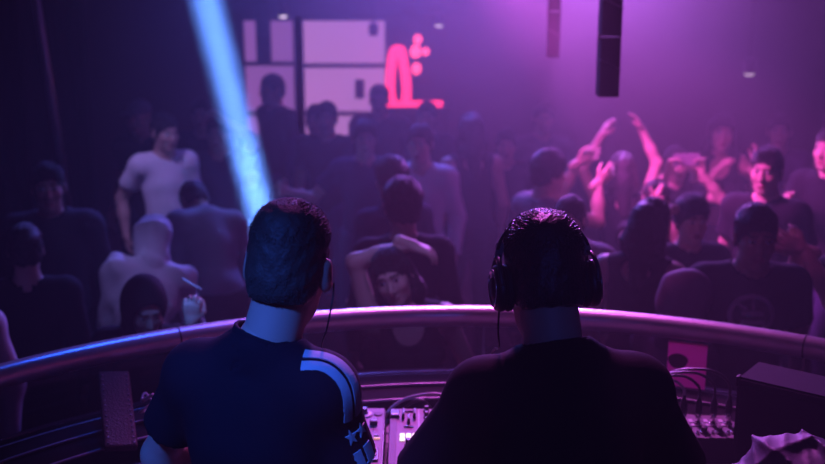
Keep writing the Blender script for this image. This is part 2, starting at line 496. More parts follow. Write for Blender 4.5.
    if hair == 'cap':
        v, q = solid([ell(HL(0, -.01, .045), (.085, .103, .09), Hr, .01)], hh, lambda F, X: np.maximum(F, .03-((X-hc)@Hr)[..., 2]))
        v2, q2 = solid([ell(HL(0, .12, .046), (.07, .07, .008), Hr, .01)], .005)
        v, q = join([(v, q), (v2, q2)]); qmesh('cap', v*s, q, M[hair_mat], body)
    # ---- top
    hem = (-.10 if hem is None else hem); e = ease; TM = M[top_mat]
    ff = folds(fold, ffreq, seed+1, (1, 1, .6))
    up = Rt@np.array((0, 0, 1.))
    tp = grow(torso+[hips[0]], e)
    hole = [cone(U(0, -.012, .47), HL(0, -.02, -.05), .063 if fem else .072, .075, .008, '-')]
    if top in ('tee', 'long', 'hoodie'):
        for nm in 'rl':
            sh, el, wr, *_ = J[nm]
            if top == 'tee':
                tp += [ell(sh, ((.058+e)*slim,)*3, None, .03), cone(sh, sh+(el-sh)*sleeve, (.052+e)*slim, (.052+e+.006)*slim, .03, '+', True)]
            else:
                tp += [ell(sh, (.058+e,)*3, None, .03), cone(sh, el, .052+e, .042+e, .03), cone(el, wr, .042+e, .03+e, .03, '+', True)]
    if top == 'crop': hem = .17 if hem == -.10 else hem
    if top in ('tank', 'crop'):
        hole += [ell(U(0, .11, .45), (.085, .09, .085), Rt, .01, '-'), ell(U(0, -.1, .47), (.075, .07, .06), Rt, .01, '-'),
                 ell(U(sw+.035, 0, .44), (.075, .2, .09), Rt, .01, '-'), ell(U(-sw-.035, 0, .44), (.075, .2, .09), Rt, .01, '-')]
    def tpost(F, X):
        return np.maximum(F+ff(X), hem-(X-P)@up)
    if top == 'dress':
        tp += [cone(P+(0, 0, .05), P+(0, 0, -.45), .15, .22, .08, '+', True)]
        hole += [ell(U(0, .11, .46), (.075, .08, .07), Rt, .01, '-')]
        tpost = lambda F, X: F+ff(X)
    if top != 'none':
        v, q = solid(tp+hole, h, tpost); qmesh('shirt' if top in ('tee', 'long') else {'hoodie': 'hooded_jacket', 'tank': 'tank_top', 'crop': 'crop_top', 'dress': 'dress'}[top], v*s, q, TM, body)
    if top == 'hoodie' and hair == 'hood':
        v, q = solid([ell(HL(0, -.02, .03), (.105, .125, .125), Hr, .04), cone(nb, HL(0, -.03, -.06), .10, .095, .05), ell(HL(0, .10, -.02), (.07, .10, .10), Hr, .02, '-')], hh, lambda F, X: F+ff(X))
        qmesh('hood', v*s, q, TM, body)
    # ---- trousers, shoes
    if low in ('jeans', 'shorts'):
        lp = grow(hips, .013)
        for nm in 'rl':
            hp, kn, an = J['leg'+nm]
            if low == 'jeans': lp += [cone(hp, kn, .103, .072, .04), cone(kn, an, .072, .062, .03, '+', True)]
            else: lp += [cone(hp, hp+(kn-hp)*.75, .105, .092, .04, '+', True)]
        lf = folds(.004, 30, seed+2)
        v, q = solid(lp, h, lambda F, X: np.maximum(F+lf(X), X[..., 2]-(P[2]+.045))); qmesh('trousers' if low == 'jeans' else 'shorts', v*s, q, M[low_mat], body)
    for nm in 'rl':
        hp, kn, an = J['leg'+nm]
        v, q = solid([ell(an+(0, .06, -.045), (.045, .135, .045), None, .03), ell(an+(0, 0, -.02), (.047, .055, .06), None, .03)], .012,
                     lambda F, X: np.maximum(F, .002-X[..., 2]))
        qmesh('shoe', v*s, q, M['shoe'], body)
    Rz = rotm('z', R(face)); W = lambda p: Vector(tuple(np.array(loc)+Rz@(np.asarray(p)*s)))
    body_info = dict(J=J, hc=hc, Hr=Hr, nb=nb, U=U, W=W, s=s, P=P, HL=HL, Rt=Rt, hsc=hsc)
    return body, body_info

def kid(parent, name):
    return [c for c in parent.children if c.name.split('.')[0] == name][0]
# ------------------------------------------------------------------ camera
cd = bpy.data.cameras.new('camera'); cam = bpy.data.objects.new('camera', cd); COL.objects.link(cam)
cam.location = (0, 0, 2.75); cam.rotation_euler = (R(90-14), 0, 0)
cd.sensor_width = 36; cd.lens = 48; cd.clip_start = .05; cd.clip_end = 60
cd.dof.use_dof = True; cd.dof.focus_distance = 2.55; cd.dof.aperture_fstop = 2.6
scene.camera = cam

# ------------------------------------------------------------------ room
def slab(name, x0, x1, y0, y1, z0, z1, m):
    bm = bmesh.new(); box(bm, x0, x1, y0, y1, z0, z1)
    return tag(from_bm(name, bm, m), kind='structure')
slab('floor', -4.8, 4.8, -2.2, 12.4, -.1, 0, M['floor'])
slab('ceiling', -4.8, 4.8, -2.2, 12.4, 4.7, 4.8, M['ceil'])
slab('wall_left', -4.9, -4.8, -2.2, 12.4, 0, 4.7, M['wall'])
slab('wall_right', 4.8, 4.9, -2.2, 12.4, 0, 4.7, M['wall'])
slab('wall_rear', -4.8, 4.8, -2.3, -2.2, 0, 4.7, M['wall'])
# far wall, left open where the two lit windows sit
bm = bmesh.new()
WX0, WX1, WZ0, WZ1 = -1.78, -.25, .70, 2.16
box(bm, -4.8, WX0, 11.55, 11.7, 0, 4.7); box(bm, WX1, 4.8, 11.55, 11.7, 0, 4.7)
box(bm, WX0, WX1, 11.55, 11.7, 0, WZ0); box(bm, WX0, WX1, 11.55, 11.7, WZ1, 4.7)
tag(from_bm('wall_far', bm, M['wall']), kind='structure')
slab('trim_1', -2.3, .55, 11.25, 11.55, 2.19, 2.6, M['wall'])       # bulkhead above the windows
M['lit_a'] = emis('lit_window_pane', (.86, .34, .90), .58)
M['lit_b'] = emis('dim_lit_window_pane', (.74, .26, .92), .36)
def window(name, x0, x1, rows, m):
    bm = bmesh.new()
    for a, b in ((x0-.035, x0), (x1, x1+.035)): box(bm, a, b, 11.5, 11.6, WZ0, WZ1)
    for z in rows: box(bm, x0, x1, 11.5, 11.6, z-.02, z+.02)
    f = tag(from_bm(name, bm, M['mull']), kind='structure')
    for a, b in zip(rows, rows[1:]):
        bm = bmesh.new(); box(bm, x0, x1, 11.58, 11.595, a+.02, b-.02)
        from_bm('pane', bm, m, f)
window('window_1', -1.745, -1.235, [.72, 1.16, 1.68, 2.14], M['lit_b'])
window('window_2', -1.13, -.285, [.72, 1.16, 1.66, 2.14], M['lit_a'])
tag(rbox('wall_control', -.60, -.50, 11.47, 11.5, 1.32, 1.52, M['mull'], bev=.008), 'small dark control box fixed on the bright window pane', 'switch box')
# small ceiling lamps near the windows
def spot_lamp(loc, label, glow):
    t = empty('ceiling_lamp', loc); tag(t, label, 'lamp', 'small ceiling lamps')
    bm = bmesh.new(); lathe(bm, [(.02, .0), (.045, .01), (.05, .10), (.03, .13)], 14); from_bm('housing', bm, M['black'], t, True)
    bm = bmesh.new(); tube(bm, [(0, 0, .12), (0, 0, 4.7-loc[2])], .008, 8); from_bm('drop_rod', bm, M['black'], t)
    if glow:
        bm = bmesh.new(); lathe(bm, [(.005, -.012), (.03, -.008), (.04, .005)], 14); from_bm('lamp_lens', bm, emis('lamp_lens_glow', (1, .75, .9), glow), t)
spot_lamp((-1.27, 11.0, 2.19), 'small ceiling lamp glowing pale above the post between the lit windows', 2.2)
spot_lamp((.26, 11.0, 2.10), 'small ceiling lamp glowing above the red round bulbs', 1.6)
spot_lamp((-.385, 11.0, 2.0), 'small unlit lamp hanging before the top corner of the larger lit window', 0)
spot_lamp((2.62, 8.6, 1.87), 'small bluish lamp glowing in the haze above the crowd by the woman with bare midriff', .8)
# bar counter and red lamps
t = empty('bar_counter', (.03, 11.1, 0)); tag(t, 'dark bar counter under the red glowing lamps at the far wall', 'counter')
rbox('counter_body', -.33, .33, -.18, .2, 0, 1.27, M['board'], t, .01); rbox('counter_top', -.36, .36, -.22, .22, 1.27, 1.31, M['board'], t, .006)
M['red'] = emis('red_glow', (1.0, .03, .13), 2.6); M['red2'] = emis('hot_red_glow', (1.0, .07, .17), 3.0)
t = empty('red_lamp', (-.14, 11.08, 1.31)); tag(t, 'red glowing arch-shaped lamp standing on the bar counter', 'lamp')
rbox('lamp_base', -.115, .115, -.06, .06, 0, .03, M['board'], t, .005)
bm = bmesh.new(); tube(bm, spline([(-.07, 0, .03), (-.085, 0, .18), (-.07, 0, .40), (-.045, 0, .53), (0, 0, .55), (.03, 0, .53), (.055, 0, .38), (.08, 0, .2), (.075, 0, .03)], 5), .046, 12)
from_bm('glow_tube', bm, M['red'], t, True)
t = empty('bulb_lamp', (.04, 11.1, 1.31)); tag(t, 'lamp with four round red bulbs on a thin stem on the bar counter', 'lamp')
bm = bmesh.new(); lathe(bm, [(.05, 0), (.05, .015), (.012, .03), (.010, .60)], 14); from_bm('stem', bm, M['board'], t, True)
for x, z, r, l in ((.0, .36, .048, 1.25), (-.01, .53, .055, 1.2), (.09, .53, .04, 1.), (.012, .65, .042, 1.2)):
    bm = bmesh.new(); bmesh.ops.create_uvsphere(bm, u_segments=16, v_segments=10, radius=r)
    bmesh.ops.transform(bm, matrix=Matrix.Translation((x, 0, z))@Matrix.Diagonal((1, 1, l, 1)), verts=bm.verts)
    from_bm('bulb', bm, M['red2'], t, True)
tag(rbox('light_strip', -.27, .30, 10.90, 10.93, 1.311, 1.372, M['red'], None, .01), 'red glowing strip of light lying along the bar counter edge', 'light strip')

# hanging speaker columns
def column(x, y, zb, w, label, n, rz=0):
    t = empty('hanging_speaker_column', (x, y, zb), rz); tag(t, label, 'speaker', 'hanging speaker columns')
    hgt = .26; z = 0
    for i in range(n):
        c = rbox('cabinet', -w/2, w/2, -w*.55, w*.55, z, z+hgt-.006, M['column'], t, .004)
        rbox('grille', -w/2+.006, w/2-.006, -w*.55-.004, -w*.55+.001, z+.01, z+hgt-.018, M['mesh'], c, .001)
        bm = bmesh.new(); tube(bm, [(-w/2-.003, -w*.6, z+hgt*.62), (w/2+.003, -w*.6, z+hgt*.45)], .0035, 6); from_bm('strap', bm, M['dgrey'], c)
        for sx in (-1, 1): rbox('hinge', sx*w/2-.006, sx*w/2+.006, -.012, .012, z+hgt-.02, z+hgt+.012, M['dgrey'], t, .002)
        z += hgt
    bm = bmesh.new(); tube(bm, [(0, 0, z), (0, 0, 4.7-zb)], .006, 6); from_bm('suspension_cable', bm, M['black'], t)
column(.848, 4.8, 2.165, .088, 'slim black speaker column hanging over the crowd, the longer and nearer one', 7)
column(.79, 6.25, 2.205, .066, 'slim speaker column hanging in purple haze beyond the longer black column', 6)
column(-1.43, 10.7, 1.78, .13, 'dark speaker column hanging before the smaller lit window', 8)
# slanting pole, dark curtain edge
bm = bmesh.new(); p0, p1 = Vector((-2.46, 7.9, 0.0)), Vector((-2.95, 8.3, 4.7))
tube(bm, [p0, p0.lerp(p1, .5), p1], .028, 12)
o = from_bm('slanting_pole', bm, M['pole'], None, True); tag(o, 'slanting round metal pole with a pink sheen beyond the dim side of the crowd', 'pole')
def drape(name, x0, x1, y, z0, z1, label, ph):
    n = int((x1-x0)/.02); V = []; Q = []
    for k in range(2):
        for i in range(n+1):
            x = x0+(x1-x0)*i/n; yy = y+.06*math.sin(x*26+ph)+.02*math.sin(x*61)+k*.012
            V += [(x, yy, z0), (x, yy, z1)]
    o2 = 2*(n+1)
    for i in range(n):
        a = 2*i; Q += [(a, a+2, a+3, a+1), (o2+a, o2+a+1, o2+a+3, o2+a+2)]
    a = 2*n; Q += [(0, 1, o2+1, o2), (a, o2+a, o2+a+1, a+1)]
    o = qmesh(name, np.array(V), np.array(Q), M['ceil']); tag(o, label, 'curtain'); return o
drape('black_curtain', 2.62, 4.4, 7.0, .0, 4.7, 'black curtain hanging behind the crowd on the dark side beyond the clapping hands', 0)
drape('stage_curtain', -4.6, -2.5, 8.6, .0, 4.7, 'black curtain hanging behind the slanting pole', 1)

# ------------------------------------------------------------------ the round booth
CX, CY = .174, 1.598
def ringpt(r, a, z): return (CX+r*math.cos(a), CY+r*math.sin(a), z)
def arc_slab(name, r0, r1, z0, z1, m, a0=8, a1=172, n=96, parent=None, bev=0):
    bm = bmesh.new(); rows = []
    for i in range(n+1):
        a = R(a0+(a1-a0)*i/n)
        rows.append([bm.verts.new(ringpt(r, a, z)) for r, z in ((r0, z0), (r1, z0), (r1, z1), (r0, z1))])
    for p, q in zip(rows, rows[1:]):
        for k in range(4): bm.faces.new((p[k], q[k], q[(k+1)%4], p[(k+1)%4]))
    bm.faces.new(rows[0]); bm.faces.new(rows[-1][::-1])
    bmesh.ops.recalc_face_normals(bm, faces=bm.faces)
    return from_bm(name, bm, m, parent)
def arc_tube(name, r, z, rad, m, a0=8, a1=172, n=140, parent=None, seg=14):
    bm = bmesh.new(); tube(bm, [ringpt(r, R(a0+(a1-a0)*i/n), z) for i in range(n+1)], rad, seg)
    return from_bm(name, bm, m, parent, True)
bm = bmesh.new()
for z0, z1, r0 in ((0, .467, 1.93),):
    lathe(bm, [(r0, z0), (r0, z1)], 96, Matrix.Translation((CX, CY, 0)))
tag(from_bm('booth_floor', bm, M['board']), kind='structure')
booth = empty('dj_booth', (CX, CY, 0)); tag(booth, 'round black booth wall with stepped ledges in front of the two men', 'booth')
def P0(o):                                                           # keep world coordinates under the booth's root
    o.matrix_parent_inverse = Matrix.Translation((-CX, -CY, 0)); return o
P0(arc_slab('front_wall', 1.935, 1.985, 0, 1.342, M['board'], parent=booth))
for r0, r1, z in ((1.858, 1.985, 1.372), (1.773, 1.858, 1.402), (1.675, 1.773, 1.392)):
    b = P0(arc_slab('ledge', r0, r1, z-.03, z, M['board'], parent=booth))
    if z < 1.38: continue
    for r_ in ((r0-.001, r1+.001) if z > 1.4 else (r0-.001,)):
        l = arc_tube('edge_strip', r_, z-.002, .0042, M['lip'], seg=8); l.parent = b
P0(arc_slab('inner_panel', 1.675, 1.69, 1.33, 1.365, M['board'], parent=booth))
rail = empty('curved_handrail', (CX, CY, 1.568)); tag(rail, 'curved metal handrail with glass panels running around the booth', 'handrail')
def P1(o): o.matrix_parent_inverse = Matrix.Translation((-CX, -CY, -1.568)); return o
P1(arc_tube('rail_tube', 1.966, 1.568, .036, M['rail'], parent=rail, seg=20))
for a in (57.5, 118, 156, 20):
    ar = R(a); c = Vector(ringpt(1.966, ar, 1.568)); tn = Vector((-math.sin(ar), math.cos(ar), 0))
    bm = bmesh.new(); tube(bm, [c-tn*.0025, c+tn*.0025], .0368, 20); P1(from_bm('joint_ring', bm, M['joint'], rail))
M['glass'] = glass_mat('smoked_glass')
edges = [8, 20, 57.5, 88, 118, 156, 172]
for a, b in zip(edges, edges[1:]):
    P1(arc_slab('glass_panel', 1.955, 1.963, 1.373, 1.535, M['glass'], a+.15, b-.15, 24, rail))
for a in (20, 156):
    c = ringpt(1.945, R(a), 0); bm = bmesh.new(); tube(bm, [(c[0], c[1], 1.3725), (c[0], c[1], 1.545)], .012, 10); P1(from_bm('rail_post', bm, M['joint'], rail, True))
# pink sheet behind the glass
def sheet(name, a0, a1, z0, z1, r, m, parent=None):
    return arc_slab(name, r, r+.002, z0, z1, m, a0, a1, 8, parent)
sh = sheet('pink_sheet', 66.2, 69.9, 1.373, 1.528, 1.945, M['paper']); tag(sh, 'bright pink sheet standing against the glass under the handrail', 'sheet')
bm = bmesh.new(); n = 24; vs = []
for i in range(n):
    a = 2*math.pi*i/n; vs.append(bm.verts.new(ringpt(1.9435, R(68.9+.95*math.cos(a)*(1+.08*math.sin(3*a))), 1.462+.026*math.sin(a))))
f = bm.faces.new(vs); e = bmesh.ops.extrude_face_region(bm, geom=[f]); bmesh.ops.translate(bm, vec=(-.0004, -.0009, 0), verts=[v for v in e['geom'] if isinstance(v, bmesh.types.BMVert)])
from_bm('shadow_mark', bm, M['sheet_shadow'], sh)  # dark oval painted as the shadow of something behind the sheet
# desk
desk = empty('dj_desk', (CX, CY, .467)); tag(desk, 'curved grey desk inside the booth carrying the mixer and players', 'desk')
def P2(o): o.matrix_parent_inverse = Matrix.Translation((-CX, -CY, -.467)); return o
P2(arc_slab('desk_top', 1.05, 1.668, 1.29, 1.33, M['desk'], parent=desk))
for a in (20, 60, 90, 120, 160): P2(arc_slab('desk_leg', 1.12, 1.6, .467, 1.29, M['board'], a-.8, a+.8, 2, desk))

# ------------------------------------------------------------------ gear
def knob(parent, x, y, z, r=.008, h=.018, m='black', name='knob', mark=True):
    bm = bmesh.new(); lathe(bm, [(r*1.1, 0), (r*1.1, h*.25), (r*.82, h*.35), (r*.75, h), (r*.4, h*1.02)], 14, Matrix.Translation((x, y, z)))
    o = from_bm(name, bm, M[m], parent)
    return o
def pad(parent, x, y, z, w, d, m, name='button', h=.005): return rbox(name, x-w/2, x+w/2, y-d/2, y+d/2, z, z+h, m if not isinstance(m, str) else M[m], parent, .0012, 1)
M['white_glow'] = emis('white_button_glow', (1, .93, .85), 1.3)
M['amber_glow'] = emis('amber_button_glow', (1, .45, .35), .8)
Z = .10
def player(x0, label):
    t = empty('media_player', (x0, 2.70, 1.33)); tag(t, label, 'media player', 'media players')
    w = .325
    rbox('case', 0, w, 0, .40, 0, Z-.004, M['dgrey'], t, .006); rbox('top_panel', .004, w-.004, .004, .396, Z-.004, Z, M['silver'], t, .002)
    bm = bmesh.new(); lathe(bm, [(.105, 0), (.105, .012), (.098, .018), (.06, .018), (.058, .014), (.02, .014)], 40, Matrix.Translation((.145, .17, Z)))
    j = from_bm('jog_wheel', bm, M['black'], t)
    rbox('display', .05, .25, .29, .385, Z, Z+.012, M['black'], t, .003)
    bm = bmesh.new(); lathe(bm, [(.024, 0), (.024, .004), (.02, .006)], 24, Matrix.Translation((.262, .345, Z))); r = from_bm('dial_ring', bm, M['pale'], t)
    knob(t, .262, .345, Z+.006, .011, .016)
    rbox('tempo_slot', .290, .294, .225, .325, Z, Z+.001, M['black'], t, 0); k = rbox('tempo_fader', .281, .303, .262, .286, Z+.001, Z+.016, M['black'], t, .003)
    rbox('fader_line', .2815, .3025, .273, .275, Z+.016, Z+.0168, M['pale'], k, 0)
    bm = bmesh.new(); lathe(bm, [(.013, 0), (.013, .003), (.010, .004)], 18, Matrix.Translation((.303, .348, Z))); from_bm('dial_plate', bm, M['grey'], t)
    for x, y, m, w_, d_ in ((.276, .195, 'pale', .014, .006), (.302, .195, 'pale', .014, .006), (.272, .175, 'dgrey', .018, .009), (.304, .175, M['amber_glow'], .018, .008), (.290, .14, 'pale', .018, .010), (.270, .14, 'dgrey', .012, .01)):
        pad(t, x, y, Z, w_, d_, m)
    q = rbox('screen_frame', .265, .312, .03, .11, Z, Z+.006, M['black'], t, .002); rbox('key', .271, .306, .055, .103, Z+.006, Z+.010, M['pale'], q, .002)
    for y in (.05, .11): 
        bm = bmesh.new(); lathe(bm, [(.022, 0), (.022, .006), (.018, .008)], 22, Matrix.Translation((.04, y, Z))); from_bm('play_button', bm, M['chrome'], t)
    for i in range(4): pad(t, .035, .19+.022*i, Z, .03, .012, 'dgrey')
    return t
player(-.405, 'silver media player with tempo slider between the striped-sleeve man and the mixer')
player(.268, 'silver media player hidden mostly behind the man with headphones')
def mixer():
    t = empty('dj_mixer', (-.068, 2.70, 1.33)); tag(t, 'silver mixer with rows of knobs and lit white buttons on the desk', 'mixer')
    w = .325
    rbox('case', 0, w, 0, .395, 0, Z-.004, M['dgrey'], t, .006); rbox('top_panel', .003, w-.003, .003, .392, Z-.004, Z, M['silver'], t, .002)
    rbox('side_rail', .002, .022, .01, .385, Z, Z+.003, M['grey'], t, .001)
    s = rbox('black_socket', .002, .030, .315, .36, Z+.003, Z+.010, M['black'], t, .003); rbox('socket_tongue', .006, .026, .318, .328, Z+.010, Z+.013, M['pale'], s, .001)
    for c in range(5):
        x = .057+.0585*c
        rbox('divider', x+.0285, x+.0305, .01, .385, Z, Z+.0015, M['pale'], t, 0)
        if c == 0:
            for dx, y in ((-.016, .332), (.017, .332), (0, .292)): rbox('lever', x+dx-.004, x+dx+.004, y-.02, y+.02, Z, Z+.02, M['black'], t, .002)
            pad(t, x, .365, Z, .03, .006, 'grey'); pad(t, x, .255, Z, .028, .006, 'dgrey')
            for r_ in range(2):
                for q in range(3): pad(t, x-.018+.018*q, .170+.026*r_, Z, .014, .018, M['white_glow'], 'lit_button')
            knob(t, x, .125, Z, .011, .024); pad(t, x, .09, Z, .04, .012, 'pale'); knob(t, x, .055, Z, .009, .02); pad(t, x-.02, .06, Z, .008, .006, 'pale')
        else:
            for k in range(5): knob(t, x-.006, .365-.042*k, Z, .0085, .02)
            for k in range(4): pad(t, x+.018, .345-.042*k, Z, .008, .005, M['amber_glow'] if k == 2 else 'pale')
            rbox('fader_slot', x-.002, x+.002, .02, .12, Z, Z+.001, M['black'], t, 0); rbox('channel_fader', x-.012, x+.012, .07, .085, Z, Z+.015, M['black'], t, .003)
    return t
mixer()
def desk_cable(name, pts, r, m, label, group=None): return tag(cable(name, pts, r, M[m]), label, 'cable', group)
desk_cable('mixer_cable', [(-.115, 3.11, 1.345), (-.06, 3.13, 1.42), (.01, 3.13, 1.455), (.10, 3.12, 1.46), (.17, 3.12, 1.40), (.2, 3.12, 1.345)], .005, 'gcable', 'pale cable arching up behind the mixer toward the man with headphones', 'mixer cables')
desk_cable('mixer_cable', [(-.09, 3.15, 1.338), (-.03, 3.16, 1.40), (.03, 3.155, 1.43), (.07, 3.15, 1.38), (.09, 3.15, 1.338)], .0045, 'cable', 'black cable looping low behind the mixer under the pale cable', 'mixer cables')
# stage box
t = empty('stage_box', (.762, 2.90, 1.33), 0); tag(t, 'low black stage box with four plugged cables at the desk end', 'stage box')
rbox('case', 0, .186, 0, .165, 0, .088, M['black'], t, .004); rbox('top_panel', .002, .184, .002, .163, .088, .091, M['grey'], t, .0015)
rbox('front_lip', -.002, .188, -.004, .0, .0, .012, M['lip'], t, .001)
for i in range(4):
    x = .030+.044*i
    pad(t, x-.014, .118, .091, .012, .022, 'pale', 'socket_label', .003); pad(t, x-.014, .088, .091, .012, .016, 'pale', 'socket_label', .003)
    bm = bmesh.new(); lathe(bm, [(.0135, 0), (.0135, .006), (.011, .008)], 18, Matrix.Translation((x, .092, .091))); from_bm('socket', bm, M['chrome'], t)
    knob(t, x+.004, .035, .091, .011, .02, 'dgrey'); knob(t, x-.016, .03, .091, .005, .01, 'chrome')
    # plug and its cable
    pl = empty('cable_plug', (.762+x, 2.992, 1.4297), 0)
    tag(pl, ['black plug and cable in the stage box, first from the man with headphones', 'black plug and cable in the stage box, second from the man with headphones', 'black plug and cable in the stage box, third from the man with headphones', 'black plug and cable in the stage box, the one closest to the black speaker'][i], 'plug', 'plugs in the stage box')
    bm = bmesh.new(); lathe(bm, [(.0098, 0), (.0098, .028), (.0085, .03)], 16); from_bm('plug_sleeve', bm, M['chrome'], pl, True)
    bm = bmesh.new(); lathe(bm, [(.0105, .030), (.011, .036), (.0095, .062), (.005, .075), (.0045, .085)], 16); from_bm('plug_boot', bm, M['rubber'], pl, True)
    q = .018*i
    cb = cable('plug_cable', [(0, 0, .082), (-.006, .006, .108+q*.3), (-.045-q*.3, .02, .128+q*.5), (-.105-q, .03+q*.5, .112+q*.4), (-.155-q*1.3, .03+q*.8, .06), (-.175-q*1.4, .03+q, -.02), (-.19-q*1.5, .02+q, -.085)], .0042, M['cable'] if i else M['gcable'], pl)
# monitor speaker on the desk
sp = empty('monitor_speaker', (.86, 2.733, 1.3312), math.atan2(-.604, .797)); tag(sp, 'black monitor speaker with a sheen on its top beside the stage box', 'speaker')
bm = bmesh.new(); v = box(bm, 0, .34, 0, .15, 0, .342)
bmesh.ops.bevel(bm, geom=bm.edges[:], offset=.006, segments=2, affect='EDGES'); from_bm('cabinet', bm, M['vinyl'], sp)
rbox('front_grille', .012, .328, -.006, .001, .02, .322, M['mesh'], sp, .003)
for x in (.0, .34):
    for z in (.012, .33): rbox('corner_guard', x-.005 if x else -.003, x+.003 if x else .005, -.003, .02, z-.014, z+.014, M['rubber'], sp, .002)
# crumpled jacket
jc = np.array((.915, 2.42, 1.36)); fj = folds(.006, 60, 6); wj = folds(1.2, 11, 9); wk = folds(1.2, 10, 12)
def jpost(F, X):
    q = X-jc; w1 = wj(X); w2 = wk(X)
    a = np.abs(np.sin(q@np.array((30, 8, 30))+.9*w1)); b = np.abs(np.sin(q@np.array((-16, 30, 24))+1.0*w2)); c = np.abs(np.sin(q@np.array((62, -20, 52))+1.5*w2))
    return np.maximum(F-.015*(1-a)**1.8-.009*(1-b)**1.8-.004*(1-c)**2+.010, 1.331-X[..., 2])
jp = [ell(jc+(0, 0, .06), (.19, .125, .17), None, .06), ell(jc+(-.01, .01, .19), (.115, .09, .10), None, .06), ell(jc+(.12, .0, .13), (.13, .10, .13), None, .05),
      cone(jc+(-.16, -.05, .03), jc+(-.07, -.09, .17), .045, .05, .04), cone(jc+(-.07, -.09, .17), jc+(.06, -.06, .25), .05, .04, .04)]
v, q = solid(jp, .0055, jpost)
tag(qmesh('crumpled_jacket', v, q, M['jacket']), 'crumpled dark jacket heaped on the desk in front of the black speaker', 'jacket')
# studded leather strap between handrail and desk
top_, bot_ = Vector((-.905, 3.125, 1.530)), Vector((-.818, 2.85, 1.405))
ax_ = (bot_-top_); Ln = ax_.length; ax_.normalize(); side_ = Vector((.80, .58, 0)); side_ = (side_-ax_*side_.dot(ax_)).normalized(); nn = side_.cross(ax_)
Mt = Matrix((( side_.x, nn.x, -ax_.x, bot_.x), (side_.y, nn.y, -ax_.y, bot_.y), (side_.z, nn.z, -ax_.z, bot_.z), (0, 0, 0, 1)))
t = empty('leather_strap', (0, 0, 0)); t.matrix_world = Mt
tag(t, 'broad stitched dark leather strap slung from the handrail toward the desk', 'strap')
rbox('strap_body', -.046, .046, -.012, .012, .008, Ln, M['leather'], t, .006)
for sx in (-1, 1):
    bm = bmesh.new()
    for i in range(14):
        for sy in (-1, 1): bmesh.ops.create_uvsphere(bm, u_segments=8, v_segments=6, radius=.0032, matrix=Matrix.Translation((sx*.035, sy*.012, .02+i*(Ln-.04)/13)))
    from_bm('stitching', bm, M['lip'], t, True)
# tangle of clear tape and thin cable beside the striped man's arm
bm = bmesh.new(); rr = random.Random(4); pts = [(-.80+.035*math.sin(i*1.9+rr.random())*rr.uniform(.4, 1), 3.09+.03*math.cos(i*1.3), 1.418+.010*i*(1 if i % 2 else .6)) for i in range(9)]
tube(bm, spline(pts, 8), .004, 6); o = from_bm('cable_tangle', bm, M['pale'], None, True); tag(o, 'tangle of thin pale cable on the ledge beside the leather strap', 'cable')
# ------------------------------------------------------------------ the two men at the desk
BF = .467
bodyA, A = person('man in a dark t-shirt with striped sleeve at the desk, seen from behind', (-.346, 2.225, BF), -16, 1.76, lean=(4, 1, 0), head=(8, 4, 3), neck=(.03, .0), shw=.150, shz=.430, nk_up=.008, hsc=1.07, slim=.92,
   arm_r=((-.06, .29, -.29), (.6, -1, -.2), (-.25, .9, -.20)), arm_l=((-.02, .28, -.30), (-.7, -.9, 0), (.2, .9, -.2)), curl=(.7, .7), palm=((0, -.4, -1), (0, -.4, -1)),
   top='tee', top_mat='tee', low='jeans', low_mat='c_black', hair='none', skin='skin', h=.008, hh=.0045, hd=.004, wide=.96, fold=.006, ffreq=17, seed=5, sleeve=.62, ease=.017)
bodyB, B = person('man in a plain black t-shirt wearing headphones at the desk, seen from behind', (.326, 2.15, BF), 2, 1.748, lean=(9, -1, 0), head=(14, 4, -1), neck=(-.01, .0), shw=.165, shz=.432, nk_up=.002, hsc=1.08, slim=.95,
   arm_r=((.03, .30, -.31), (.8, -.9, -.2), (-.1, .9, -.3)), arm_l=((-.03, .30, -.31), (-.8, -.9, -.2), (.1, .9, -.3)), curl=(.7, .7), palm=((0, -.4, -1), (0, -.4, -1)),
   top='tee', top_mat='tee2', low='jeans', low_mat='c_black', hair='none', skin='skin', h=.008, hh=.0045, hd=.004, wide=1.0, fold=.006, ffreq=15, seed=9, sleeve=.9, ease=.02)

def short_hair(body, I, m, top, side, seed, nape=-.075, quiff=0.0):
    """cropped hair: a close cap plus thousands of tapered tufts combed forward and out"""
    hc, Hr, HL, s = I['hc'], I['Hr'], I['HL'], I['s']
    fz = folds(.0018, 220, seed)
    prims = [ell(HL(0, -.014, .036), (.0785, .0985, .0915), Hr, .01), ell(HL(0, -.030, -.030), (.070, .076, .062), Hr, .04),
             ell(HL(0, -.02, .085), (.066, .082, .048+quiff), Hr, .03),
             ell(HL(0, .112, -.03), (.066, .056, .086), Hr, .01, '-')]
    for sd in (1, -1): prims.append(ell(HL(sd*.088, -.008, -.024), (.020, .030, .048), Hr, .01, '-'))
    def post(F, X):
        q = (X-hc)@Hr
        return np.maximum(F+fz(X), (nape+.66*np.maximum(0, q[..., 1]+.045)-q[..., 2])+.0015*np.sin(q[..., 0]*180))
    v, q = solid(prims, .004, post)
    V, Q = join([(v, q), tufts(v, q, hc, Hr, top, side, seed, nape+.004, .0022, .95, True)])
    V = hc+(V-hc)*I['hsc']
    return qmesh('hair', V*s, Q, M[m], body)
short_hair(bodyA, A, 'hair_dj', .010, .005, 3, -.066)
short_hair(bodyB, B, 'hair_dj2', .018, .006, 8, -.060, .004)

